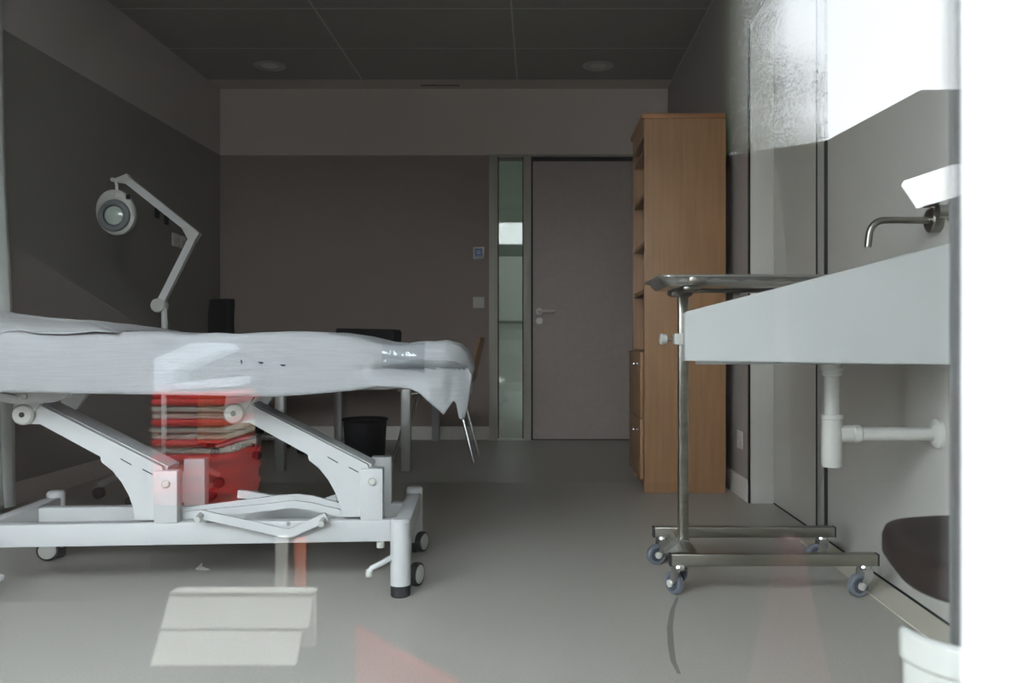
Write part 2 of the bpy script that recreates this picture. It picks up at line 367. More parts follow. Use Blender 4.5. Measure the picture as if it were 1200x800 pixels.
b = MB().prism([(-1.80, 0.508), (-1.45, 0.53), (-1.45, 0.57), (-1.76, 0.54), (-1.76, 0.585), (-1.50, 0.70), (-1.53, 0.73), (-1.63, 0.735), (-1.80, 0.66)], 'y', -3.7, -3.4)
tag(b.build('white_cover', 'pale'), 'pale folded cover lying on the stack of sheets', 'cover')
t = thing('low_bench', 'low cream board bench with sloping front mirrored on the floor at the left', 'bench', (-0.73, -1.5, -0.02))
for z0, z1 in ((0.004, 0.066), (0.073, 0.135)):
    def bp(z): return 0.10-z*0.75
    MB().prism([(bp(z0), z0), (bp(z1), z1), (bp(z1)-0.016, z1), (bp(z0)-0.016, z0)], 'x', -0.18, 0.175 if z0 > 0.05 else 0.16).build('board', 'cream', t, smooth=False)
MB().box((-0.18, -0.05, 0.137), (0.175, -0.003, 0.147), 0.003).build('seat', 'cream', t)
for x in (-0.15, 0.15): MB().box((x-0.02, -0.055, 0), (x+0.02, -0.035, 0.137)).build('leg', 'cream', t)
tag(MB().box((-0.732, -1.80, -0.02), (-0.703, -1.77, 0.20), 0.003).build('stake', 'cream'), 'pale wooden stake behind the cream bench', 'stake', 'stakes behind the bench')
tag(MB().box((-0.685, -1.82, -0.02), (-0.657, -1.79, 0.19), 0.003).build('stake', 'orange'), 'orange wooden stake behind the cream bench', 'stake', 'stakes behind the bench')
b = MB().prism([(-0.257, -0.02), (-0.02, -0.02), (-0.06, 0.20), (-0.12, 0.27), (-0.20, 0.31), (-0.257, 0.345)], 'y', -0.606, -0.60)
tc_ = thing('traffic_cone', 'dull red cone faintly mirrored in the floor at the right', 'cone', (0.40, -0.75, -0.02))
MB().lathe([(0, 0.46), (0.018, 0.455), (0.02, 0.44), (0.105, 0.02), (0, 0.02)], seg=32).build('body', mat('dull_red', (0.11, 0.03, 0.03), 0.8), tc_)
MB().box((-0.13, -0.13, 0), (0.13, 0.13, 0.0199), 0.008).build('base', 'rubber_black', tc_)
tag(b.build('carrier_bag', mat('red_cloth', (0.75, 0.03, 0.03), 0.8, spec=0.0)), 'red bag mirrored at the bottom edge of the glass', 'bag')

# ------------------------------------------------------------------ examination couch
BR = math.radians(4.0)
BO = V((-1.034, 2.727, 0))
bed = thing('examination_couch', 'white height-adjustable examination couch on castors under a paper sheet', 'couch', BO, BR)
LX, WY = 0.615, 0.27
b = MB()
for y in (-0.135, 0.125): b.box((-LX, y-0.022, 0.133), (LX-0.005, y+0.022, 0.200), 0.004)
for x in (-LX, LX): b.box((x-0.024, -WY, 0.145), (x+0.024, WY, 0.208), 0.005)
b.build('base_frame', 'white_steel', bed)
for x in (-LX, LX):
    for y in (-WY, WY):
        lg = MB().lathe([(0.0, 0.228), (0.024, 0.227), (0.0295, 0.22), (0.0295, 0.034)], (x, y, 0)).build('leg', 'white_steel', bed)
        MB().lathe([(0, 0.0), (0.026, 0.0), (0.029, 0.004), (0.029, 0.034), (0, 0.034)], (x, y, 0)).build('rubber_foot', 'rubber_black', lg)
        sx = 0.05
        c = (x+sx*0.55+0.012, y+0.10, 0.036) if y < 0 else (x+sx*0.55, y-0.02, 0.036)
        if x < 0: c = (x+0.0, y-0.055 if y > 0 else y-0.06, 0.036)
        ax = V((0.93, -0.37, 0)) if x > 0 else V((0.18, -0.98, 0)); c = V(c)
        def wheel(prof, m, nm, par):
            bb = MB(); u = V((0, 0, 1)); v_ = ax.cross(u); rings = []
            for rr, h in prof:
                rings.append([bb.b.verts.new(c+ax*h+(u*math.cos(2*PI*k/28)+v_*math.sin(2*PI*k/28))*rr) for k in range(28)])
            for A, B in zip(rings, rings[1:]):
                for k in range(28): bb.b.faces.new((A[k], A[(k+1) % 28], B[(k+1) % 28], B[k]))
            bb.b.faces.new(rings[0][::-1]); bb.b.faces.new(rings[-1])
            return bb.build(nm, m, par)
        cs = wheel([(0.028, -0.011), (0.034, -0.011), (0.0358, -0.006), (0.0358, 0.006), (0.034, 0.011), (0.028, 0.011)], 'rubber_black', 'castor', bed)
        wheel([(0.004, -0.016), (0.020, -0.015), (0.028, -0.0125), (0.028, 0.0125), (0.020, 0.015), (0.004, 0.016)], 'white_plastic', 'wheel_cover', cs)
        bk = c-ax*0.024
        MB().box((bk.x-0.010, bk.y-0.016, bk.z-0.01), (bk.x+0.006, bk.y+0.016, 0.146), 0.004).build('castor_fork', 'white_plastic', cs)
# posts on the rails that carry the lifting arms
for X in (0.517, -0.095):
    for y in (-0.135, 0.125):
        p = MB().box((X-0.034, y-0.024, 0.198), (X+0.034, y+0.024, 0.356), 0.003).build('arm_post', 'white_steel', bed)
        sg = -1 if y < 0 else 1
        MB().lathe([(0, sg*0.033), (0.008, sg*0.033), (0.012, sg*0.030), (0.012, sg*0.022)], (X+0.002, y, 0.318), 'y', 18).build('pivot_bolt', 'white_plastic', p)
    # arm: straight beam up to the left, curved gusset running down to the rail
    dx = X-0.517
    def pr(px, py): return ((px-437)/374.0+0.517+dx, 0.75-(py-398)/374.0)
    outline = [pr(282, 470), pr(300, 471), pr(432, 541), pr(434, 548), pr(425, 556), pr(424, 600), pr(403, 600)]
    c0 = pr(403, 600)
    outline += [pr(401, 588), pr(396, 573), pr(388, 558), pr(378, 545), pr(366, 535), pr(365, 529), pr(300, 492), pr(284, 492)]
    am = None
    for k, (y0, y1) in enumerate(((-0.150, -0.126), (0.118, 0.142))):
        ol = outline if k == 0 else [pr(432, 552), pr(424, 600), pr(403, 600), pr(404, 590), pr(412, 572)]
        q = MB().prism(ol, 'y', y0, y1).build('arm_plate', 'white_steel', bed, smooth=False)
        am = am or q
        if k: continue
        ce = pr(284, 481); sg = -1 if k == 0 else 1; yo = y0 if k == 0 else y1
        d = MB().lathe([(0, sg*0.020), (0.026, sg*0.020), (0.031, sg*0.014), (0.031, 0)], (ce[0], yo, ce[1]), 'y', 28).build('pivot_disc', 'white_plastic', q)
        MB().lathe([(0, sg*0.0215), (0.008, sg*0.0215), (0.008, sg*0.019)], (ce[0], yo, ce[1]), 'y', 16).build('pivot_pin', 'rubber_black', d)
        for (pa, pb) in (((387, 531), (399, 538)), ((411, 543), (422, 549))):
            a_, b_ = pr(*pa), pr(*pb)
            MB().prism([a_, b_, (b_[0], b_[1]-0.003), (a_[0], a_[1]-0.003)], 'y', yo+sg*0.0008, yo-sg*0.002).build('slot', 'black_plastic', q, smooth=False)
    a_, b_ = pr(300, 470.5), pr(436, 542)
    MB().prism([a_, b_, (b_[0]-0.003, b_[1]-0.012), (a_[0]-0.003, a_[1]-0.012)], 'y', -0.126, -0.03).build('arm_cover', 'white_steel', bed, smooth=False)
# carriage under the table top
b = MB().box((-1.02, -0.20, 0.60), (0.70, -0.16, 0.635)).box((-1.02, 0.16, 0.60), (0.70, 0.20, 0.635))
for X in (-0.85, -0.42, 0.12, 0.6): b.box((X-0.02, -0.2, 0.60), (X+0.02, 0.2, 0.635))
b.build('top_frame', 'white_steel', bed)
for X in (0.107, -0.505):
    for y in (-0.15, 0.142):
        b = MB().prism([(X-0.03, 0.545), (X-0.01, 0.51), (X+0.02, 0.52), (X+0.075, 0.602), (X-0.02, 0.602)], 'y', y-0.008, y+0.014)
        b.build('pivot_bracket', 'white_steel', bed, smooth=False)
b = MB().prism([(-0.56, 0.605), (-0.55, 0.572), (-0.50, 0.563), (-0.40, 0.567), (-0.36, 0.58), (-0.34, 0.605)], 'y', -0.21, -0.19)
hp = b.build('hinge_plate', 'white_steel', bed)
MB().lathe([(0, -0.008), (0.009, -0.008), (0.009, 0)], (-0.475, -0.21, 0.585), 'y', 14).build('hinge_bolt', 'alu', hp)
MB().tube([(-0.60, -0.20, 0.61), (-0.50, -0.21, 0.585), (-0.49, -0.20, 0.575)], 0.006).build('release_rod', 'alu', hp)
MB().box((-1.1, -0.255, 0.632), (0.77, 0.255, 0.735), 0.03, 3).build('mattress', 'navy', bed)
# foot lever mechanism
def br(px, py, s_=385.0): return ((px-437)/s_+0.515, 0.75-(py-398)/s_)
def bar(name, pts, hw, y, th=0.010, s_=385.0):
    q = [br(*p, s_) for p in pts]; up = []; dn = []
    for i, p in enumerate(q):
        a_ = V(q[max(i-1, 0)]); c_ = V(q[min(i+1, len(q)-1)]); d = (c_-a_).normalized(); n_ = V((-d.y, d.x))
        up.append(tuple(V(p)+n_*hw)); dn.append(tuple(V(p)-n_*hw))
    return MB().prism(up+dn[::-1], 'y', y, y+th).build(name, 'white_steel', bed, smooth=False)
lv = bar('foot_bar', [(245, 598), (300, 611), (340, 621), (347, 621), (388, 603)], 0.013, -0.190)
for p in ((246, 599), (384, 606)):
    x, z = br(*p); MB().cyl((x, -0.225, z-0.006), (x, -0.155, z+0.004), 0.009).build('pin', 'white_plastic', lv)
x, z = br(345, 610); MB().lathe([(0, -0.004), (0.006, -0.004), (0.006, 0)], (x, -0.191, z), 'y', 12).build('screw', 'alu', lv)
bar('link_bar', [(222, 595), (262, 590), (330, 582), (350, 581), (366, 583), (408, 595)], 0.011, -0.09, 0.014, 372.0)
bar('link_bar', [(222, 600), (262, 597), (320, 592), (345, 589), (365, 592), (408, 603)], 0.011, -0.108, 0.012, 376.0)
bar('lever', [(280, 575), (290, 576), (335, 585)], 0.012, -0.03, 0.02, 362.0)
bar('lever', [(378, 586), (394, 580), (402, 578)], 0.012, -0.03, 0.02, 362.0)
b = MB().tube([(0.59, -0.28, 0.115), (0.565, -0.30, 0.105), (0.535, -0.305, 0.092), (0.528, -0.305, 0.075)], 0.008)
pd = b.build('brake_pedal', 'white_steel', bed)
MB().tube([(0.528, -0.30, 0.085), (0.528, -0.315, 0.066)], 0.010).build('pedal_knob', 'white_plastic', pd)
MB().cyl((0.545, -0.165, 0.134), (0.545, -0.165, 0.118), 0.012).build('stopper', 'white_plastic', bed)
b = MB().box((-0.60, -0.335, 0.085), (-0.475, -0.31, 0.105), 0.008, rot=Matrix.Rotation(0.12, 3, 'Y'))
b.build('brake_pedal', 'white_steel', bed)

# paper sheet: built from its outline along the couch
def lerp_curve(tab, x):
    if x <= tab[0][0]: return tab[0][1]
    for (x0, y0), (x1, y1) in zip(tab, tab[1:]):
        if x <= x1:
            t_ = (x-x0)/(x1-x0); return y0+(y1-y0)*t_
    return tab[-1][1]
TOP = [(-260, 366), (-60, 369), (20, 378), (60, 388), (110, 390), (150, 388), (200, 391), (260, 391), (330, 388), (375, 389), (410, 394), (440, 401), (470, 403), (495, 402), (520, 401), (538, 405), (547, 413), (551, 424)]
BOT = [(-260, 457), (0, 458), (100, 460), (250, 463), (320, 465), (365, 462), (410, 458), (440, 452), (460, 453), (480, 455), (492, 460), (502, 470), (511, 478), (519, 486), (526, 476), (533, 467), (535, 480), (537, 491), (543, 493), (547, 478), (549, 465), (551, 445)]
def PX(px): return -0.51+px*0.002416
def ZS(py): return EYE-(py-398)/414.0
def section(px, off=0.0):
    zt_ = ZS(lerp_curve(TOP, px)); zb = ZS(lerp_curve(BOT, px)); X = PX(px)
    g = max(0.0, min(1.0, (px-400)/80.0))           # gathered foot end
    e = max(0.0, (px-515)/36.0)                     # rounding of the very end
    f = -0.325+0.07*e*e; h = 0.60*(1-g)+0.60*g
    pts = []
    prof = [(0.30, -0.14), (0.32, -0.06), (0.315, -0.02), (0.28, -0.004), (0.18, 0.0), (0.06, 0.0), (-0.06, 0.0), (-0.18, 0.0), (-0.26, 0.0)]
    for y, dz in prof: pts.append(V((X, y*(1-0.2*e), zt_+dz)))
    zr = zt_
    for k in range(1, 6):                          # rounded front shoulder
        a_ = PI/2*k/5; R_ = 0.028+0.012*g
        pts.append(V((X, f+R_-R_*math.sin(a_), zt_-R_+R_*math.cos(a_))))
    z1 = pts[-1].z; zc = ZS(433); n_ = 14
    for k in range(1, n_+1):
        t_ = k/n_; z = z1+(zb-z1)*t_
        y = f-0.006*math.sin(t_*PI)*(1-g)
        if g > 0:
            dc = (z-zc)/0.016
            y += g*((0.020+0.018*g)*math.exp(-dc*dc*2.0)) - g*0.042*max(0.0, min(1.0, (zc-z)/0.055))**0.8 - g*0.016*math.exp(-((z-zt_+0.035)/0.022)**2)
            y += g*0.010*math.sin((px-430)*0.13+t_*2.0)*max(0.0, min(1.0, (zc-z)/0.05))
        pts.append(V((X, y, z)))
    for i, p in enumerate(pts):
        q = V((p.x*7.0, p.y*7.0, p.z*9.0)); a_ = 0.006+0.010*g
        p.y += a_*noise.noise(q)*1.2
        if i > 14: p.y += (0.003+0.006*g)*noise.noise(V((p.x*26, 3.1, p.z*5)))+0.0025*noise.noise(V((p.x*3, 1.7, p.z*40)))
        if i <= 9: p.z += (0.004+0.004*g)*noise.noise(V((p.x*12, p.y*6, 0.3)))
        if off: p.y -= off*(1 if i > 8 else 0); p.z += off*(1 if i < 14 else 0)
    return pts
rows = []; px = -255.0
while px <= 551.0:
    rows.append(section(px)); px += 3.0 if px > 395 else 6.0
rows.append(section(551.0))
b = MB(); g = b.grid(rows)
last = g[-1]; first = g[0]
# close the foot end between the two hems
cx = sum((v.co for v in last[4:20]), V())/16; cx.x += 0.010; cv = b.b.verts.new(cx)
for k in range(2, len(last)-1): b.b.faces.new((last[k], last[k+1], cv))
sheet = b.build('paper_sheet', 'sheet', None, ang=60, solid=0.0025)
sheet.location = BO; sheet.rotation_euler = (0, 0, BR)
tag(sheet, 'white paper sheet covering the examination couch and hanging at its foot end', 'sheet')
rows = []; px = 446.0
while px <= 496: 
    r_ = section(px, 0.004)[9:20]
    for i, p in enumerate(r_):
        p.y -= 0.006*abs(noise.noise(V((p.x*60, i*0.9, 2.0)))); 
    rows.append(r_); px += 2.5
b = MB(); b.grid(rows); b.build('tape_band', 'film', sheet, ang=20)
for (x_, y_, w_, h_) in ((0, 396.5, 8, 2.5), (284, 424, 1.0, 3.0), (306, 425, 3.2, 1.6), (331, 428, 3.6, 1.3)):
    sec = section(x_); zz = ZS(y_); fy = min(sec[14:], key=lambda p: abs(p.z-zz)).y-0.0035
    b = MB(); kx = 0.002416
    b.poly([(PX(x_+w_*c0), fy, ZS(y_+h_*c1)) for c0, c1 in ((-1, -0.6), (-0.2, -0.9), (0.9, -0.7), (1.0, 0.3), (0.2, 1.0), (-0.5, 0.2))])
    b.build('tear', 'navy', sheet, smooth=False, solid=0.0012)
# folded second sheet at the head end, lying in a raised fold on the first
rows = []
for i in range(26):
    t_ = i/25; px = -200+t_*345
    topy = lerp_curve([(-200, 352), (0, 365), (25, 369), (60, 374), (95, 376.5), (112, 376), (128, 381), (140, 386), (145, 389)], px)
    boty = lerp_curve([(-200, 388), (-10, 397), (12, 391), (34, 386.5), (55, 390), (78, 391.5), (98, 390.5), (112, 388), (128, 388.5), (145, 389.5)], px)
    zt_, zb = ZS(topy), ZS(boty); r_ = []
    for k in range(15):
        a_ = PI*(k/14)
        k_ = (1-math.cos(a_))/2; r_.append(V((PX(px), -0.333-0.055*k_*(1-0.8*t_**4)+0.010*math.sin(a_), zb+(zt_-zb)*(1-math.cos(a_))/2+0.003*noise.noise(V((px*0.03, k*0.4, 0))))))
    for k in range(1, 7):
        r_.append(V((PX(px), -0.380+0.10*k, zt_-(zt_-zb)*0.4*(k/6)**1.5+0.004*(k == 1)+0.004*noise.noise(V((px*0.04, k*0.7, 5))))))
    rows.append(r_)
b = MB(); b.grid(rows)
o = b.build('folded_sheet', 'sheet', None, ang=70, solid=0.002); o.location = BO; o.rotation_euler = (0, 0, BR)
tag(o, 'loose folded white sheet lying at the head end of the couch', 'sheet')

# ------------------------------------------------------------------ instrument trolley
t = thing('instrument_trolley', 'stainless steel instrument trolley with tray beside the washbasin', 'trolley', (0.387, 2.68, 0))
H = 0.18
for y, x1 in ((-H, 0.608), (H, 0.608)):
    r_ = MB().box((0.004, y-0.016, 0.090), (x1-0.004, y+0.016, 0.125), 0.003).build('base_rail', 'steel_dull', t)
    for x0, xa in ((-0.002, 0.005), (x1-0.005, x1+0.002)):
        MB().box((x0, y-0.0165, 0.0895), (xa, y+0.0165, 0.1255), 0.003).build('end_cap', 'rubber_black', r_)
MB().box((0.052, -H+0.016, 0.094), (0.088, H-0.016, 0.122), 0.003).build('cross_rail', 'steel_dull', t)
pz = MB().box((0.055, -0.015, 0.118), (0.085, 0.015, 0.90), 0.003).build('post', 'steel_dull', t)
MB().prism([(0.010, 0.088), (0.055, 0.082), (0.085, 0.088), (0.085, 0.126), (0.058, 0.126)], 'y', -0.03, 0.03).build('gusset', 'steel', t, smooth=False)
kb = MB().box((0.040, -0.022, 0.735), (0.092, 0.022, 0.770), 0.003).build('clamp_block', 'white_plastic', t)
MB().cyl((0.042, 0, 0.752), (0.018, 0, 0.752), 0.004).build('clamp_screw', 'zinc', kb)
MB().lathe([(0, -0.012), (0.014, -0.012), (0.018, -0.006), (0.016, 0.010), (0.008, 0.014), (0, 0.014)], (0.008, 0, 0.752), 'x', 12).build('clamp_knob', 'white_plastic', kb)
def castor(x, y, rz, par):
    c = MB()
    R_ = Matrix.Rotation(rz, 3, 'Z'); off = R_ @ V((-0.022, 0, 0)); r = 0.0335
    o = V((x, y, 0))
    fk = MB().lathe([(0, 0.092), (0.020, 0.092), (0.022, 0.086), (0.017, 0.078), (0, 0.078)], (x, y, 0), 'z', 18)
    for sg in (-1, 1):
        pr_ = [(-0.014, 0.082), (0.018, 0.082), (0.014, 0.055), (-0.012, 0.026), (-0.026, 0.024), (-0.029, 0.036), (-0.016, 0.060)]
        A = [o+R_ @ V((p[0], sg*0.016, p[1])) for p in pr_]; B = [o+R_ @ V((p[0], sg*0.0185, p[1])) for p in pr_]
        va = [fk.b.verts.new(p) for p in A]; vb = [fk.b.verts.new(p) for p in B]; n_ = len(va)
        for k in range(n_): fk.b.faces.new((va[k], va[(k+1) % n_], vb[(k+1) % n_], vb[k]))
        fk.b.faces.new(va[::-1]); fk.b.faces.new(vb)
    q = fk.build('castor', 'zinc', par)
    ax = R_ @ V((0, 1, 0)); ctr = o+off+V((0, 0, r))
    def turned(prof, m, nm):
        bb = MB(); u = V((0, 0, 1)); v_ = ax.cross(u); rings = []
        for rr, h in prof:
            rings.append([bb.b.verts.new(ctr+ax*h+(u*math.cos(2*PI*k/24)+v_*math.sin(2*PI*k/24))*rr) for k in range(24)])
        for A, B in zip(rings, rings[1:]):
            for k in range(24): bb.b.faces.new((A[k], A[(k+1) % 24], B[(k+1) % 24], B[k]))
        bb.b.faces.new(rings[0][::-1]); bb.b.faces.new(rings[-1])
        bb.build(nm, m, q)
    turned([(0.024, -0.010), (0.030, -0.011), (r, -0.007), (r, 0.007), (0.030, 0.011), (0.024, 0.010)], 'rubber_grey', 'tyre')
    turned([(0.003, -0.013), (0.012, -0.0125), (0.0245, -0.0095), (0.0245, 0.0095), (0.012, 0.0125), (0.003, 0.013)], 'hub', 'hub')
    turned([(0.007, -0.023), (0.011, -0.021), (0.011, 0.021), (0.007, 0.023)], 'satin', 'axle')
castor(0.028, -H, -1.05, t); castor(0.570, -H, 0.35, t); castor(0.030, H, 0.35, t); castor(0.565, H, 0.1, t)
# tray: rounded rectangular dish with rolled rim, seen from below
def rrect(x0, x1, y0, y1, r, n=6):
    return ([(x1-r+r*math.cos(a), y1-r+r*math.sin(a)) for a in [PI/2*k/n for k in range(n+1)]] +
            [(x0+r+r*math.cos(a), y1-r+r*math.sin(a)) for a in [PI/2+PI/2*k/n for k in range(n+1)]] +
            [(x0+r+r*math.cos(a), y0+r+r*math.sin(a)) for a in [PI+PI/2*k/n for k in range(n+1)]] +
            [(x1-r+r*math.cos(a), y0+r+r*math.sin(a)) for a in [1.5*PI+PI/2*k/n for k in range(n+1)]])
b = MB(); loops = []
for ins, z, r in ((0.0, 0.936, 0.05), (0.004, 0.940, 0.05), (0.010, 0.938, 0.045), (0.016, 0.925, 0.04), (0.028, 0.912, 0.035), (0.045, 0.909, 0.03)):
    loops.append([b.b.verts.new((x, y, z)) for x, y in rrect(-0.030+ins, 0.60-ins, -0.19+ins, 0.19-ins, r)])
n_ = len(loops[0])
for A, B in zip(loops, loops[1:]):
    for k in range(n_): b.b.faces.new((A[k], A[(k+1) % n_], B[(k+1) % n_], B[k]))
b.b.faces.new(loops[-1])
tr = b.build('tray', 'steel', t, ang=50, solid=0.0015)
lp = [(x, y, 0.937) for x, y in rrect(-0.030, 0.60, -0.19, 0.19, 0.05)]; lp.append(lp[0])
MB().tube(lp, 0.0045, 8).build('tray_rim', 'steel', tr)
b = MB().box((0.045, -0.16, 0.897), (0.095, 0.16, 0.9075), 0.003).box((0.09, -0.018, 0.897), (0.5, 0.018, 0.9075), 0.003)
b.box((0.03, -0.025, 0.885), (0.095, 0.025, 0.9), 0.004)
b.build('tray_support', 'steel_dull', t)
for y in (-0.197,):
    MB().box((0.055, y-0.004, 0.911), (0.105, y+0.012, 0.934), 0.004).build('tray_clip', 'steel_dull', tr)
rows = []
for i in range(40):
    x = 0.11+i*0.0115
    rows.append([V((x, -0.188+0.011*k, 0.930-0.0042*k*0.9+0.010*noise.noise(V((x*26, k*0.8, 1.0))))) for k in range(7)])
b = MB(); b.grid(rows); b.build('plastic_film', 'film', tr, smooth=False)

# ------------------------------------------------------------------ washbasin with trap and tap
t = thing('washbasin', 'white wall-hung washbasin with tapering sides', 'washbasin', (XRR, 2.05, 0))
xf = 0.354-XRR
side = [(xf, 0.700), (xf, 0.812), (xf+0.006, 0.818), (-0.0, 1.005), (-0.0, 0.690)]
for y0 in (0.0, 0.405): MB().prism([(max(p[0], xf+0.095) if y0 else p[0], p[1]) for p in side], 'y', y0, y0+0.025).build('side_panel', 'solid_surface', t, smooth=False)
MB().prism([(xf, 0.0252), (xf+0.095, 0.4048), (xf+0.118, 0.4048), (xf+0.024, 0.0252)], 'z', 0.700, 0.814).build('front_panel', 'solid_surface', t)
b = MB(); rows = []
for i in range(13):
    r_ = []
    for k in range(11):
        y = 0.026+0.378*k/10; x0_ = xf+0.024+0.094*k/10; x = x0_+(-0.002-x0_)*i/12
        u_, v_ = (i/12-0.5)*2, (k/10-0.5)*2
        d = max(0, (1-u_**4)*(1-v_**4)); r_.append(V((x, y, 0.802-0.085*d**0.6)))
    rows.append(r_)
b.grid(rows); b.build('bowl', 'solid_surface', t, solid=0.006)
MB().prism([(xf+0.03, 0.026), (-0.002, 0.026), (-0.002, 0.404), (xf+0.12, 0.404)], 'z', 0.690, 0.702).build('underside', 'solid_surface', t)
tr_ = thing('bottle_trap', 'white plastic bottle trap under the washbasin with pipe to the wall', 'drain trap', (0.793, 2.30, 0))
b = MB().lathe([(0, 0.689), (0.029, 0.689), (0.030, 0.672), (0.027, 0.668), (0.027, 0.656), (0.020, 0.652), (0.020, 0.545), (0, 0.545)], seg=28)
b.build('inlet_pipe', 'white_plastic', tr_)
MB().lathe([(0, 0.549), (0.029, 0.549), (0.030, 0.538), (0.0275, 0.536), (0.0275, 0.412), (0.025, 0.408), (0, 0.408)], seg=28).build('bottle', 'white_plastic', tr_)
b = MB().lathe([(0, 0.02), (0.024, 0.02), (0.024, 0.055), (0.025, 0.056), (0.025, 0.074), (0.020, 0.078), (0.0185, 0.078), (0.0185, 0.285), (0, 0.285)], (0, 0, 0.496), 'x', 24)
b.build('outlet_pipe', 'white_plastic', tr_)
MB().lathe([(0, 0.268), (0.026, 0.270), (0.040, 0.280), (0.041, 0.2895), (0, 0.2895)], (0, 0, 0.496), 'x', 28).build('wall_flange', 'white_plastic', tr_)
t = thing('wall_tap', 'brushed steel wall tap with long bent spout over the washbasin', 'tap', (XRR, 2.30, 1.072))
sx = (1013-1101)/435.0
pts = [(-0.02, 0, 0), (sx+0.055, 0, 0)]
for k in range(1, 9):
    a_ = (PI/2-0.12)*k/8; pts.append((sx+0.055-0.042*math.sin(a_), 0, -0.042+0.042*math.cos(a_)))
pts.append((sx+0.009, 0, -0.072))
MB().tube([(p[0], p[1], p[2]) for p in pts], 0.0095, 16).build('spout', 'steel_dull', t)
MB().lathe([(0, -0.030), (0.030, -0.030), (0.034, -0.026), (0.034, -0.0005), (0, -0.0005)], (0, 0, 0), 'x', 28).build('rosette', 'steel_dull', t)
b = MB().lathe([(0, -0.030), (0.026, -0.030), (0.026, -0.0005), (0, -0.0005)], (0, -0.12, 0.006), 'x', 24)
b.cyl((-0.028, -0.12, 0.006), (-0.062, -0.12, 0.006), 0.017); b.tube([(-0.052, -0.12, 0.01), (-0.055, -0.10, 0.028), (-0.06, -0.045, 0.032)], 0.006)
b.build('mixer_lever', 'steel_dull', t)

# ------------------------------------------------------------------ stool and white shell by the pier
t = thing('swivel_stool', 'low stool with a dark brown seat beside the grey upright', 'stool', (0.725, 1.14, 0), -0.22)
def sup(a_, rx, ry, n=3.2):
    c, s_ = math.cos(a_), math.sin(a_)
    return (math.copysign(abs(c)**(2/n), c)*rx, math.copysign(abs(s_)**(2/n), s_)*ry)
b = MB(); loops = []
for sc, z in ((0.02, 0.478), (0.6, 0.477), (0.9, 0.475), (0.985, 0.470), (1.0, 0.460), (1.0, 0.440), (0.97, 0.430), (0.7, 0.428)):
    loops.append([b.b.verts.new((*[c*sc for c in sup(2*PI*k/64, 0.240, 0.205)], z)) for k in range(64)])
for A, B in zip(loops, loops[1:]):
    for k in range(64): b.b.faces.new((A[k], A[(k+1) % 64], B[(k+1) % 64], B[k]))
b.b.faces.new(loops[0][::-1]); b.b.faces.new(loops[-1]); b.build('seat', 'brown_seat', t, ang=60)
MB().cyl((0, 0, 0.08), (0, 0, 0.428), 0.025).build('column', 'zinc', t)
for k in range(5):
    a_ = 2*PI*k/5+0.3; lg = MB().tube([(0, 0, 0.09), (0.12*math.cos(a_), 0.12*math.sin(a_), 0.085), (0.24*math.cos(a_), 0.24*math.sin(a_), 0.055)], [0.022, 0.018, 0.013]).build('leg', 'black_plastic', t)
    MB().lathe([(0, -0.015), (0.025, -0.015), (0.025, 0.015), (0, 0.015)], (0.24*math.cos(a_), 0.24*math.sin(a_), 0.025), 'y', 16).build('castor', 'rubber_black', lg)
b = MB(); rows = []
for z in (0.0, 0.2, 0.452, 0.456, 0.478, 0.482):
    o_ = 0.003 if z in (0.456, 0.478) else 0
    rows.append([V((0.415-(0.072+o_)*math.cos(a_), 0.80-(0.075+o_)*math.sin(a_), z+(0.0 if z < 0.4 else 0.0))) for a_ in [PI*0.62*k/20 for k in range(21)]])
b.grid(rows); tag(b.build('splash_guard', 'white_plastic', None, solid=0.004), 'curved white plastic guard standing at the foot of the grey upright', 'guard')

# ------------------------------------------------------------------ bookcase
t = thing('bookcase', 'tall beech bookcase standing end-on against the right wall', 'bookcase', (0.523, 4.185, 0))
W, D, HH = 0.50, 0.40, 1.86
for y in (0.0, W-0.02): MB().box((0, y, 0.0), (D, y+0.02, HH-0.026), 0.0015).build('side_panel', 'beech', t)
MB().box((-0.012, -0.006, HH-0.025), (D, W+0.006, HH), 0.002).build('top_board', 'beech_edge', t)
MB().box((D-0.008, 0.021, 0.06), (D, W-0.021, HH-0.026)).build('back_panel', 'beech', t)
for z in (0.06, 0.68, 0.98, 1.22, 1.46, 1.68): MB().box((0.006, 0.021, z), (D-0.009, W-0.021, z+0.02)).build('shelf', 'beech', t)
MB().box((0.02, 0.021, 0), (0.035, W-0.021, 0.059)).build('plinth', 'beech', t)
MB().box((-0.002, 0.021, 1.745), (0.016, W-0.021, HH-0.027)).build('fascia', 'beech', t)
for z0, z1 in ((0.065, 0.36), (0.365, 0.69)):
    dr = MB().box((-0.020, 0.002, z0), (-0.002, W-0.002, z1), 0.002).build('door', 'beech', t)
    MB().lathe([(0, -0.045), (0.009, -0.045), (0.011, -0.038), (0.005, -0.030), (0.006, -0.02), (0, -0.02)], (0, 0.10, z1-0.06), 'x', 14).build('knob', 'zinc', dr)

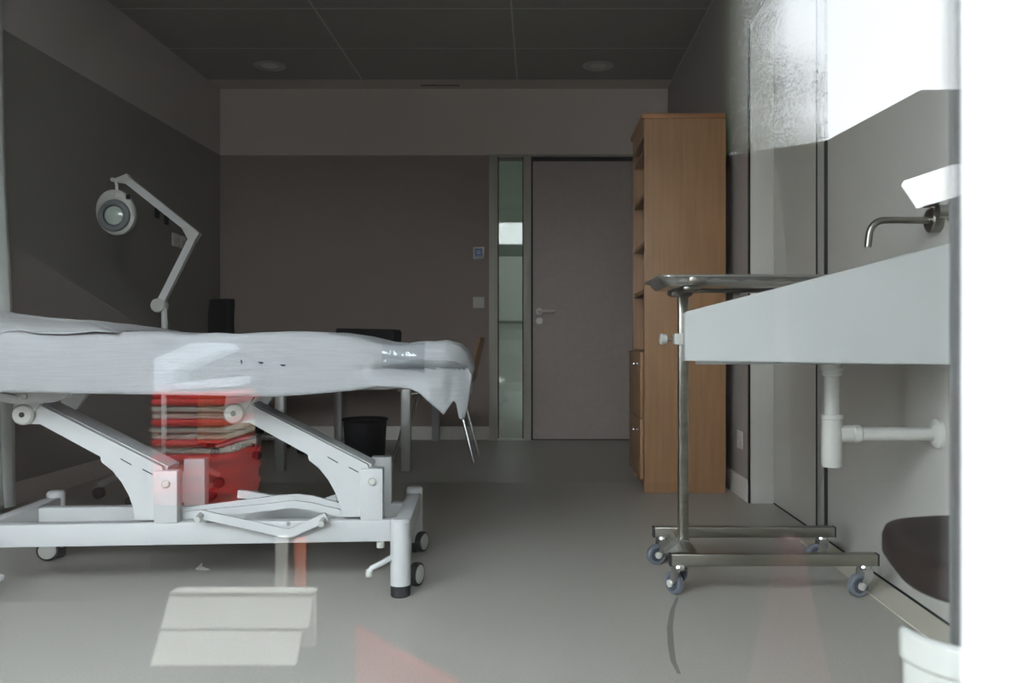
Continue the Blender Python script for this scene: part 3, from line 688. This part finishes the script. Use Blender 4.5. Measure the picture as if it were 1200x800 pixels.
# ------------------------------------------------------------------ magnifier lamp on its rolling stand
LY = 4.10
t = thing('magnifier_lamp', 'white magnifying examination lamp with folding arm on a rolling stand', 'lamp', (-1.795, LY, 0))
def lp_(px, py): q = P(px, py, LY); return V((q.x+1.795, 0, q.z))
MB().lathe([(0, 0.16), (0.03, 0.16), (0.035, 0.145), (0.035, 0.11), (0.05, 0.10), (0.05, 0.085), (0, 0.085)]).build('hub', 'white_plastic', t)
MB().cyl((0, 0, 0.15), (0, 0, lp_(193, 362).z), 0.0125).build('pole', 'white_steel', t)
for k in range(5):
    a_ = 2*PI*k/5+PI+0.25; c, s_ = math.cos(a_), math.sin(a_)
    lg = MB().tube([(0.03*c, 0.03*s_, 0.115), (0.12*c, 0.12*s_, 0.125), (0.21*c, 0.21*s_, 0.105), (0.285*c, 0.285*s_, 0.066)], [0.024, 0.022, 0.019, 0.015]).build('leg', 'white_plastic', t)
    x, y = 0.285*c, 0.285*s_
    MB().lathe([(0, -0.018), (0.024, -0.018), (0.027, -0.012), (0.027, 0.012), (0.024, 0.018), (0, 0.018)], (x, y, 0.027), 'y', 18).build('castor', 'rubber_black', lg)
A, B_, Cc = lp_(187, 358), lp_(229, 274), lp_(148, 210)
MB().lathe([(0, -0.028), (0.030, -0.028), (0.034, -0.022), (0.034, 0.022), (0.030, 0.028), (0, 0.028)], A, 'y', 24).build('base_joint', 'white_plastic', t)
def flat_bar(a, b_, w_, th):
    d = (b_-a).normalized(); n_ = V((-d.z, 0, d.x))
    return [((a+n_*w_).x, (a+n_*w_).z), ((b_+n_*w_).x, (b_+n_*w_).z), ((b_-n_*w_).x, (b_-n_*w_).z), ((a-n_*w_).x, (a-n_*w_).z)]
MB().prism(flat_bar(A, B_, 0.017, 0), 'y', -0.014, 0.014).build('lower_arm', 'white_steel', t)
MB().prism(flat_bar(B_, Cc, 0.017, 0), 'y', -0.014, 0.014).build('upper_arm', 'white_steel', t)
e1 = lp_(235, 274)
MB().prism([(p.x, p.z) for p in (lp_(215, 268), lp_(222, 264), lp_(235, 274), lp_(229, 284), lp_(222, 281))], 'y', -0.02, 0.02).build('elbow_joint', 'white_plastic', t)
MB().prism([(p.x, p.z) for p in (lp_(136, 210), lp_(150, 204), lp_(155, 211), lp_(149, 215), lp_(137, 214))], 'y', -0.016, 0.016).build('head_joint', 'white_plastic', t)
kn = lp_(134, 211); MB().lathe([(0, -0.02), (0.010, -0.02), (0.010, 0.02), (0, 0.02)], kn, 'y', 12).build('tilt_knob', 'white_plastic', t)
MB().tube([lp_(136, 212), lp_(137, 218), lp_(137, 224)], 0.008).build('neck', 'white_plastic', t)
MB().tube([lp_(190, 358)+V((0, -0.02, 0)), lp_(197, 362)+V((0, -0.02, 0)), lp_(198, 380)+V((0, -0.02, 0)), lp_(197, 420)+V((0, -0.02, 0))], 0.003, 8).build('cable', 'white_plastic', t)
hd = lp_(137, 250); R1 = Matrix.Rotation(math.radians(-14), 3, 'Y')
b = MB(); loops = []
def egg(a_, r):
    c, s_ = math.cos(a_), math.sin(a_); return R1 @ V((c*r*0.93, 0, s_*r*(1.16 if s_ > 0 else 1.08)))
for r, y in ((0.052, -0.016), (0.058, -0.024), (0.085, -0.024), (0.098, -0.016), (0.100, 0.0), (0.092, 0.022), (0.06, 0.03), (0.052, 0.02)):
    loops.append([b.b.verts.new(hd+egg(2*PI*k/40, r)+V((0, y, 0)) + (R1 @ V((0, 0, -0.006)) if r < 0.06 else V())) for k in range(40)])
for X_, Y_ in zip(loops, loops[1:]):
    for k in range(40): b.b.faces.new((X_[k], X_[(k+1) % 40], Y_[(k+1) % 40], Y_[k]))
h = b.build('lamp_head', 'white_plastic', t, ang=50)
hc = hd+V((0, 0, -0.014))
MB().lathe([(0.048, -0.028), (0.052, -0.034), (0.072, -0.034), (0.078, -0.028), (0.076, -0.020), (0.048, -0.018), (0.048, -0.028)], hc, 'y', 36).build('lens_ring', mat('grey_ring', (0.17, 0.185, 0.20), 0.4), h)
MB().lathe([(0, -0.036), (0.025, -0.035), (0.046, -0.027), (0.05, -0.02), (0, -0.018)], hc, 'y', 32).build('lens', mat('pale_lens', (0.50, 0.58, 0.53), 0.08, spec=0.8), h)
MB().box(tuple(lp_(138, 231)+V((0, -0.027, -0.008))), tuple(lp_(146, 228)+V((0, -0.022, 0.004))), 0.003).build('switch', 'socket', h)
MB().box(tuple(lp_(150, 233)+V((0, -0.025, -0.006))), tuple(lp_(155, 229)+V((0, -0.018, 0.0))), 0.003).build('light_switch', 'black_plastic', h)

# ------------------------------------------------------------------ curtain at the left edge
b = MB(); rows = []
for i in range(24):
    z = 0.06+(ZC-0.07)*i/23; r_ = []
    x1 = -2.165-0.085*(i/23)**0.8
    for k in range(41):
        u_ = k/40; x = -2.36+(x1+2.36)*u_
        r_.append(V((x, 3.55+0.045*math.sin(u_*2*PI*3.0+0.4*math.sin(z*1.3))+0.01*math.sin(z*4+u_*5), z)))
    rows.append(r_)
b.grid(rows); tag(b.build('curtain', 'curtain', None, ang=80, solid=0.002), 'white curtain hanging in folds along the left wall', 'curtain')

# ------------------------------------------------------------------ desk corner
t = thing('desk', 'grey desk with square silver legs behind the couch', 'desk', (-1.50, 4.86, 0))
DX, DY = 0.775, 1.48
MB().box((-0.02, -0.02, 0.695), (DX+0.02, DY+0.02, 0.72), 0.003).build('tabletop', mat('desk_laminate', (0.40, 0.39, 0.37), 0.5), t)
for x in (0.0, DX-0.055):
    for y in (0.0, DY-0.055): MB().box((x, y, 0), (x+0.055, y+0.055, 0.668), 0.004).build('leg', 'alu', t)
for y in (0.01, DY-0.03): MB().box((0.01, y, 0.668), (DX-0.01, y+0.02, 0.695)).build('frame_rail', 'alu', t)
t = thing('printer', 'low black box-shaped printer standing on the desk', 'printer', (-1.095, 5.55, 0.72))
MB().prism([(-0.18, 0), (0.18, 0), (0.186, 0.075), (0.175, 0.096), (-0.175, 0.102), (-0.18, 0.075)], 'y', -0.16, 0.16).build('body', 'black_plastic', t)
MB().box((-0.14, -0.18, 0.012), (0.14, -0.161, 0.022), 0.003).build('paper_tray', 'black_plastic', t)
t = thing('waste_bin', 'black waste bin on the floor under the desk', 'bin', (-0.962, 4.76, 0))
MB().lathe([(0, 0.0), (0.098, 0.0), (0.102, 0.004), (0.119, 0.298), (0.124, 0.302), (0.124, 0.312), (0.117, 0.312), (0.100, 0.012), (0, 0.012)], seg=36).build('bin_body', 'black_plastic', t)
MB().tube([(0.122*math.cos(2*PI*k/36), 0.122*math.sin(2*PI*k/36), 0.308) for k in range(37)], 0.006, 8).build('rim', 'black_plastic', t)
# wooden chair with steel legs, facing the desk
t = thing('visitor_chair', 'beech plywood chair with thin chrome legs right of the desk', 'chair', (-0.61, 5.36, 0), 0.0)
b = MB(); rows = []
for i in range(15):
    u_ = i/14; x = -0.235+0.42*u_
    rows.append([V((x, -0.20+0.4*k/10, 0.452-0.012*math.sin(u_*PI)+(0.012 if u_ > 0.97 else 0)+0.006*(abs(k-5)/5)**2-0.02*max(0, 0.15-u_)*6)) for k in range(11)])
b.grid(rows); b.build('seat', 'beech', t, solid=0.012)
b = MB(); rows = []
for i in range(12):
    u_ = i/11; z = 0.50+0.265*u_
    rows.append([V((0.195+0.06*u_+0.018*(1-((k-5)/5)**2), (-0.19+0.38*k/10)*(1-0.10*u_), z)) for k in range(11)])
b.grid(rows); b.build('backrest', 'beech', t, solid=0.012)
for y in (-0.175, 0.175):
    MB().tube([(0.05, y, 0.438), (0.12, y, 0.42), (0.228, y*1.1-0.04, 0.0+0.008)], 0.010).build('leg', 'zinc', t)
    MB().tube([(-0.05, y, 0.438), (-0.16, y, 0.42), (-0.262, y*1.12, 0.008)], 0.010).build('leg', 'zinc', t)
    MB().tube([(0.05, y, 0.436), (0.17, y, 0.445), (0.205, y*0.97, 0.52), (0.218, y*0.9, 0.62)], 0.009).build('back_support', 'zinc', t)
MB().tube([(-0.08, -0.175, 0.436), (-0.08, 0.175, 0.436)], 0.009).build('seat_bar', 'zinc', t)
# black office chair
t = thing('office_chair', 'black office chair with chrome star base left of the desk', 'chair', (-1.83, 5.62, 0), 1.0)
MB().box((-0.25, -0.24, 0.43), (0.23, 0.24, 0.51), 0.035, 3).build('seat', 'black_fabric', t)
b = MB(); rows = []
for i in range(12):
    u_ = i/11; z = 0.56+0.445*u_
    rows.append([V((-0.25-0.05*u_+0.03*(1-((k-5)/5)**2)-0.03*math.sin(u_*PI), (-0.10+0.20*k/10)*(1 if 0.04 < u_ < 0.96 else 0.93), z)) for k in range(11)])
b.grid(rows); b.build('backrest', 'black_fabric', t, solid=0.05)
MB().tube([(-0.10, 0, 0.43), (-0.26, 0, 0.44), (-0.30, 0, 0.52), (-0.275, 0, 0.66)], 0.02).build('back_bar', 'black_plastic', t)
MB().cyl((0, 0, 0.10), (0, 0, 0.43), 0.026).build('column', 'black_plastic', t)
for k in range(5):
    a_ = 2*PI*k/5+0.2; c, s_ = math.cos(a_), math.sin(a_)
    lg = MB().tube([(0.02*c, 0.02*s_, 0.115), (0.15*c, 0.15*s_, 0.10), (0.28*c, 0.28*s_, 0.062)], [0.024, 0.018, 0.013]).build('leg', 'alu', t)
    MB().lathe([(0, -0.02), (0.024, -0.02), (0.027, -0.014), (0.027, 0.014), (0.024, 0.02), (0, 0.02)], (0.28*c, 0.28*s_, 0.027), 'y', 16).build('castor', 'rubber_black', lg)
# drawer pedestal in the back left corner
t = thing('drawer_pedestal', 'beech drawer pedestal in the corner left of the desk', 'drawer unit', (-2.36, 5.91, 0))
MB().box((0, 0.02, 0.03), (0.42, 0.49, 0.58), 0.002).build('body', 'beech', t)
for k in range(3):
    z0 = 0.045+0.176*k
    dr = MB().box((0.004, 0.0, z0), (0.416, 0.019, z0+0.170), 0.002).build('drawer', 'beech', t)
    MB().tube([(0.21, -0.001, z0+0.085), (0.21, -0.022, z0+0.085), (0.34, -0.022, z0+0.085), (0.34, -0.001, z0+0.085)], 0.005, 8).build('handle', 'zinc', dr)
for x in (0.05, 0.37):
    for y in (0.07, 0.44): MB().cyl((x, y, 0), (x, y, 0.03), 0.02).build('foot', 'black_plastic', t)

# ------------------------------------------------------------------ marks and litter on the floor
b = MB(); pts_ = [(794, 700), (788, 715), (785, 735), (786, 755), (789, 775), (796, 790)]; rows = []
for i, (a_, c_) in enumerate(pts_):
    d = 750/(c_-398); q = P(a_, c_, d); w_ = 0.004+0.004*math.sin(i*0.63)
    rows.append([V((q.x-w_, q.y, 0.0012)), V((q.x+w_, q.y, 0.0012))])
b.grid(rows); b.build('scuff_mark', mat('scuff', (0.23, 0.21, 0.18), 0.5), bpy.data.objects['floor'], smooth=False)
b = MB(); b.poly([(-1.115, 2.78, 0.003), (-1.08, 2.765, 0.003), (-1.065, 2.775, 0.003), (-1.10, 2.80, 0.006), (-1.112, 2.83, 0.012)])
tag(b.build('paper_scrap', 'white_ext', None, smooth=False, solid=0.001), 'tiny torn white paper scrap on the floor below the couch', 'paper scrap')

# ------------------------------------------------------------------ small fittings
t = thing('room_controller', 'small grey wall controller with blue display left of the sidelight', 'controller', (bx(561), YB, EYE+(398-296.5)*s))
MB().box((-0.042, -0.010, -0.046), (0.042, -0.0005, 0.046), 0.003).build('casing', 'socket', t)
MB().box((-0.030, -0.0115, -0.030), (0.030, -0.0098, 0.034), 0.002).build('display', 'blue_lcd', t)
MB().box((-0.012, -0.0122, -0.002), (0.012, -0.0114, 0.002)).box((-0.016, -0.0122, 0.012), (0.016, -0.0114, 0.015)).build('readout', 'socket', t)
t = thing('light_switch', 'pale square light switch below the wall controller', 'switch', (bx(561), YB, EYE+(398-354.5)*s))
MB().box((-0.042, -0.010, -0.042), (0.042, -0.0005, 0.042), 0.003).build('plate', 'socket', t)
MB().box((-0.026, -0.014, -0.026), (0.026, -0.0098, 0.026), 0.003).build('rocker', 'socket', t)
t = thing('wall_socket', 'white wall socket low on the right wall beside the bookcase', 'socket', (XR, 4.10, 0.27))
MB().box((-0.011, -0.042, -0.042), (-0.0005, 0.042, 0.042), 0.003).build('plate', 'socket', t)
MB().lathe([(0.0, -0.0125), (0.018, -0.0125), (0.020, -0.015), (0.024, -0.015), (0.024, -0.0105), (0, -0.0105)], (0, 0, 0), 'x', 20).build('outlet', 'socket', t)
for i, (px_, py_) in enumerate(((183, 249), (194, 257))):
    d = 1000*2.385/(630-px_); q = P(px_, py_, d)
    t = thing('coat_hook', ('upper' if i == 0 else 'lower')+' black coat hook on the left wall behind the lamp arm', 'hook', (XL, q.y, q.z), 0, 'hooks on the left wall')
    MB().box((0.0005, -0.03, -0.035), (0.010, 0.03, 0.035), 0.003).build('plate', 'black_plastic', t)
    MB().tube([(0.01, 0, 0.01), (0.045, 0, 0.0), (0.06, 0, 0.02)], 0.008).build('hook', 'black_plastic', t)
for i, (px_, py_) in enumerate(((204.5, 281), (213, 284))):
    d = 1000*2.385/(630-px_); q = P(px_, py_, d)
    t = thing('wall_socket', ('left' if i == 0 else 'right')+' pale socket plate of the pair below the lamp arm on the left wall', 'socket', (XL, q.y, q.z), 0, 'sockets on the left wall')
    MB().box((0.0005, -0.045, -0.042), (0.012, 0.045, 0.042), 0.003).build('plate', 'socket', t)
    MB().lathe([(0, 0.013), (0.02, 0.013), (0.022, 0.011), (0, 0.011)], (0, 0, 0), 'x', 20).build('outlet', 'frame', t)
for x, w_ in ((-1.83, 'left'), (0.415, 'right')):
    t = thing('ceiling_downlight', w_+'most of the two round recessed downlights in the dark ceiling', 'ceiling light', (x, 5.84, ZC), 0, 'downlights')
    MB().lathe([(0.082, -0.001), (0.10, -0.001), (0.108, -0.005), (0.100, -0.012), (0.082, -0.014), (0.078, -0.008)], seg=36).build('ring', 'white_plastic', t)
    MB().lathe([(0, -0.011), (0.05, -0.009), (0.080, -0.004), (0.080, -0.0005), (0, -0.0005)], seg=36).build('diffuser', 'lamp_glass', t)
t = thing('slot_vent', 'slim white slot vent in the ceiling margin above the back wall', 'vent', (-0.72, 6.30, ZC+0.004))
MB().box((-0.155, -0.022, -0.006), (0.155, 0.022, -0.0005), 0.002).build('frame', 'socket', t)
MB().box((-0.145, -0.010, -0.0075), (0.145, 0.010, -0.0055)).build('slot', 'dark_gap', t)
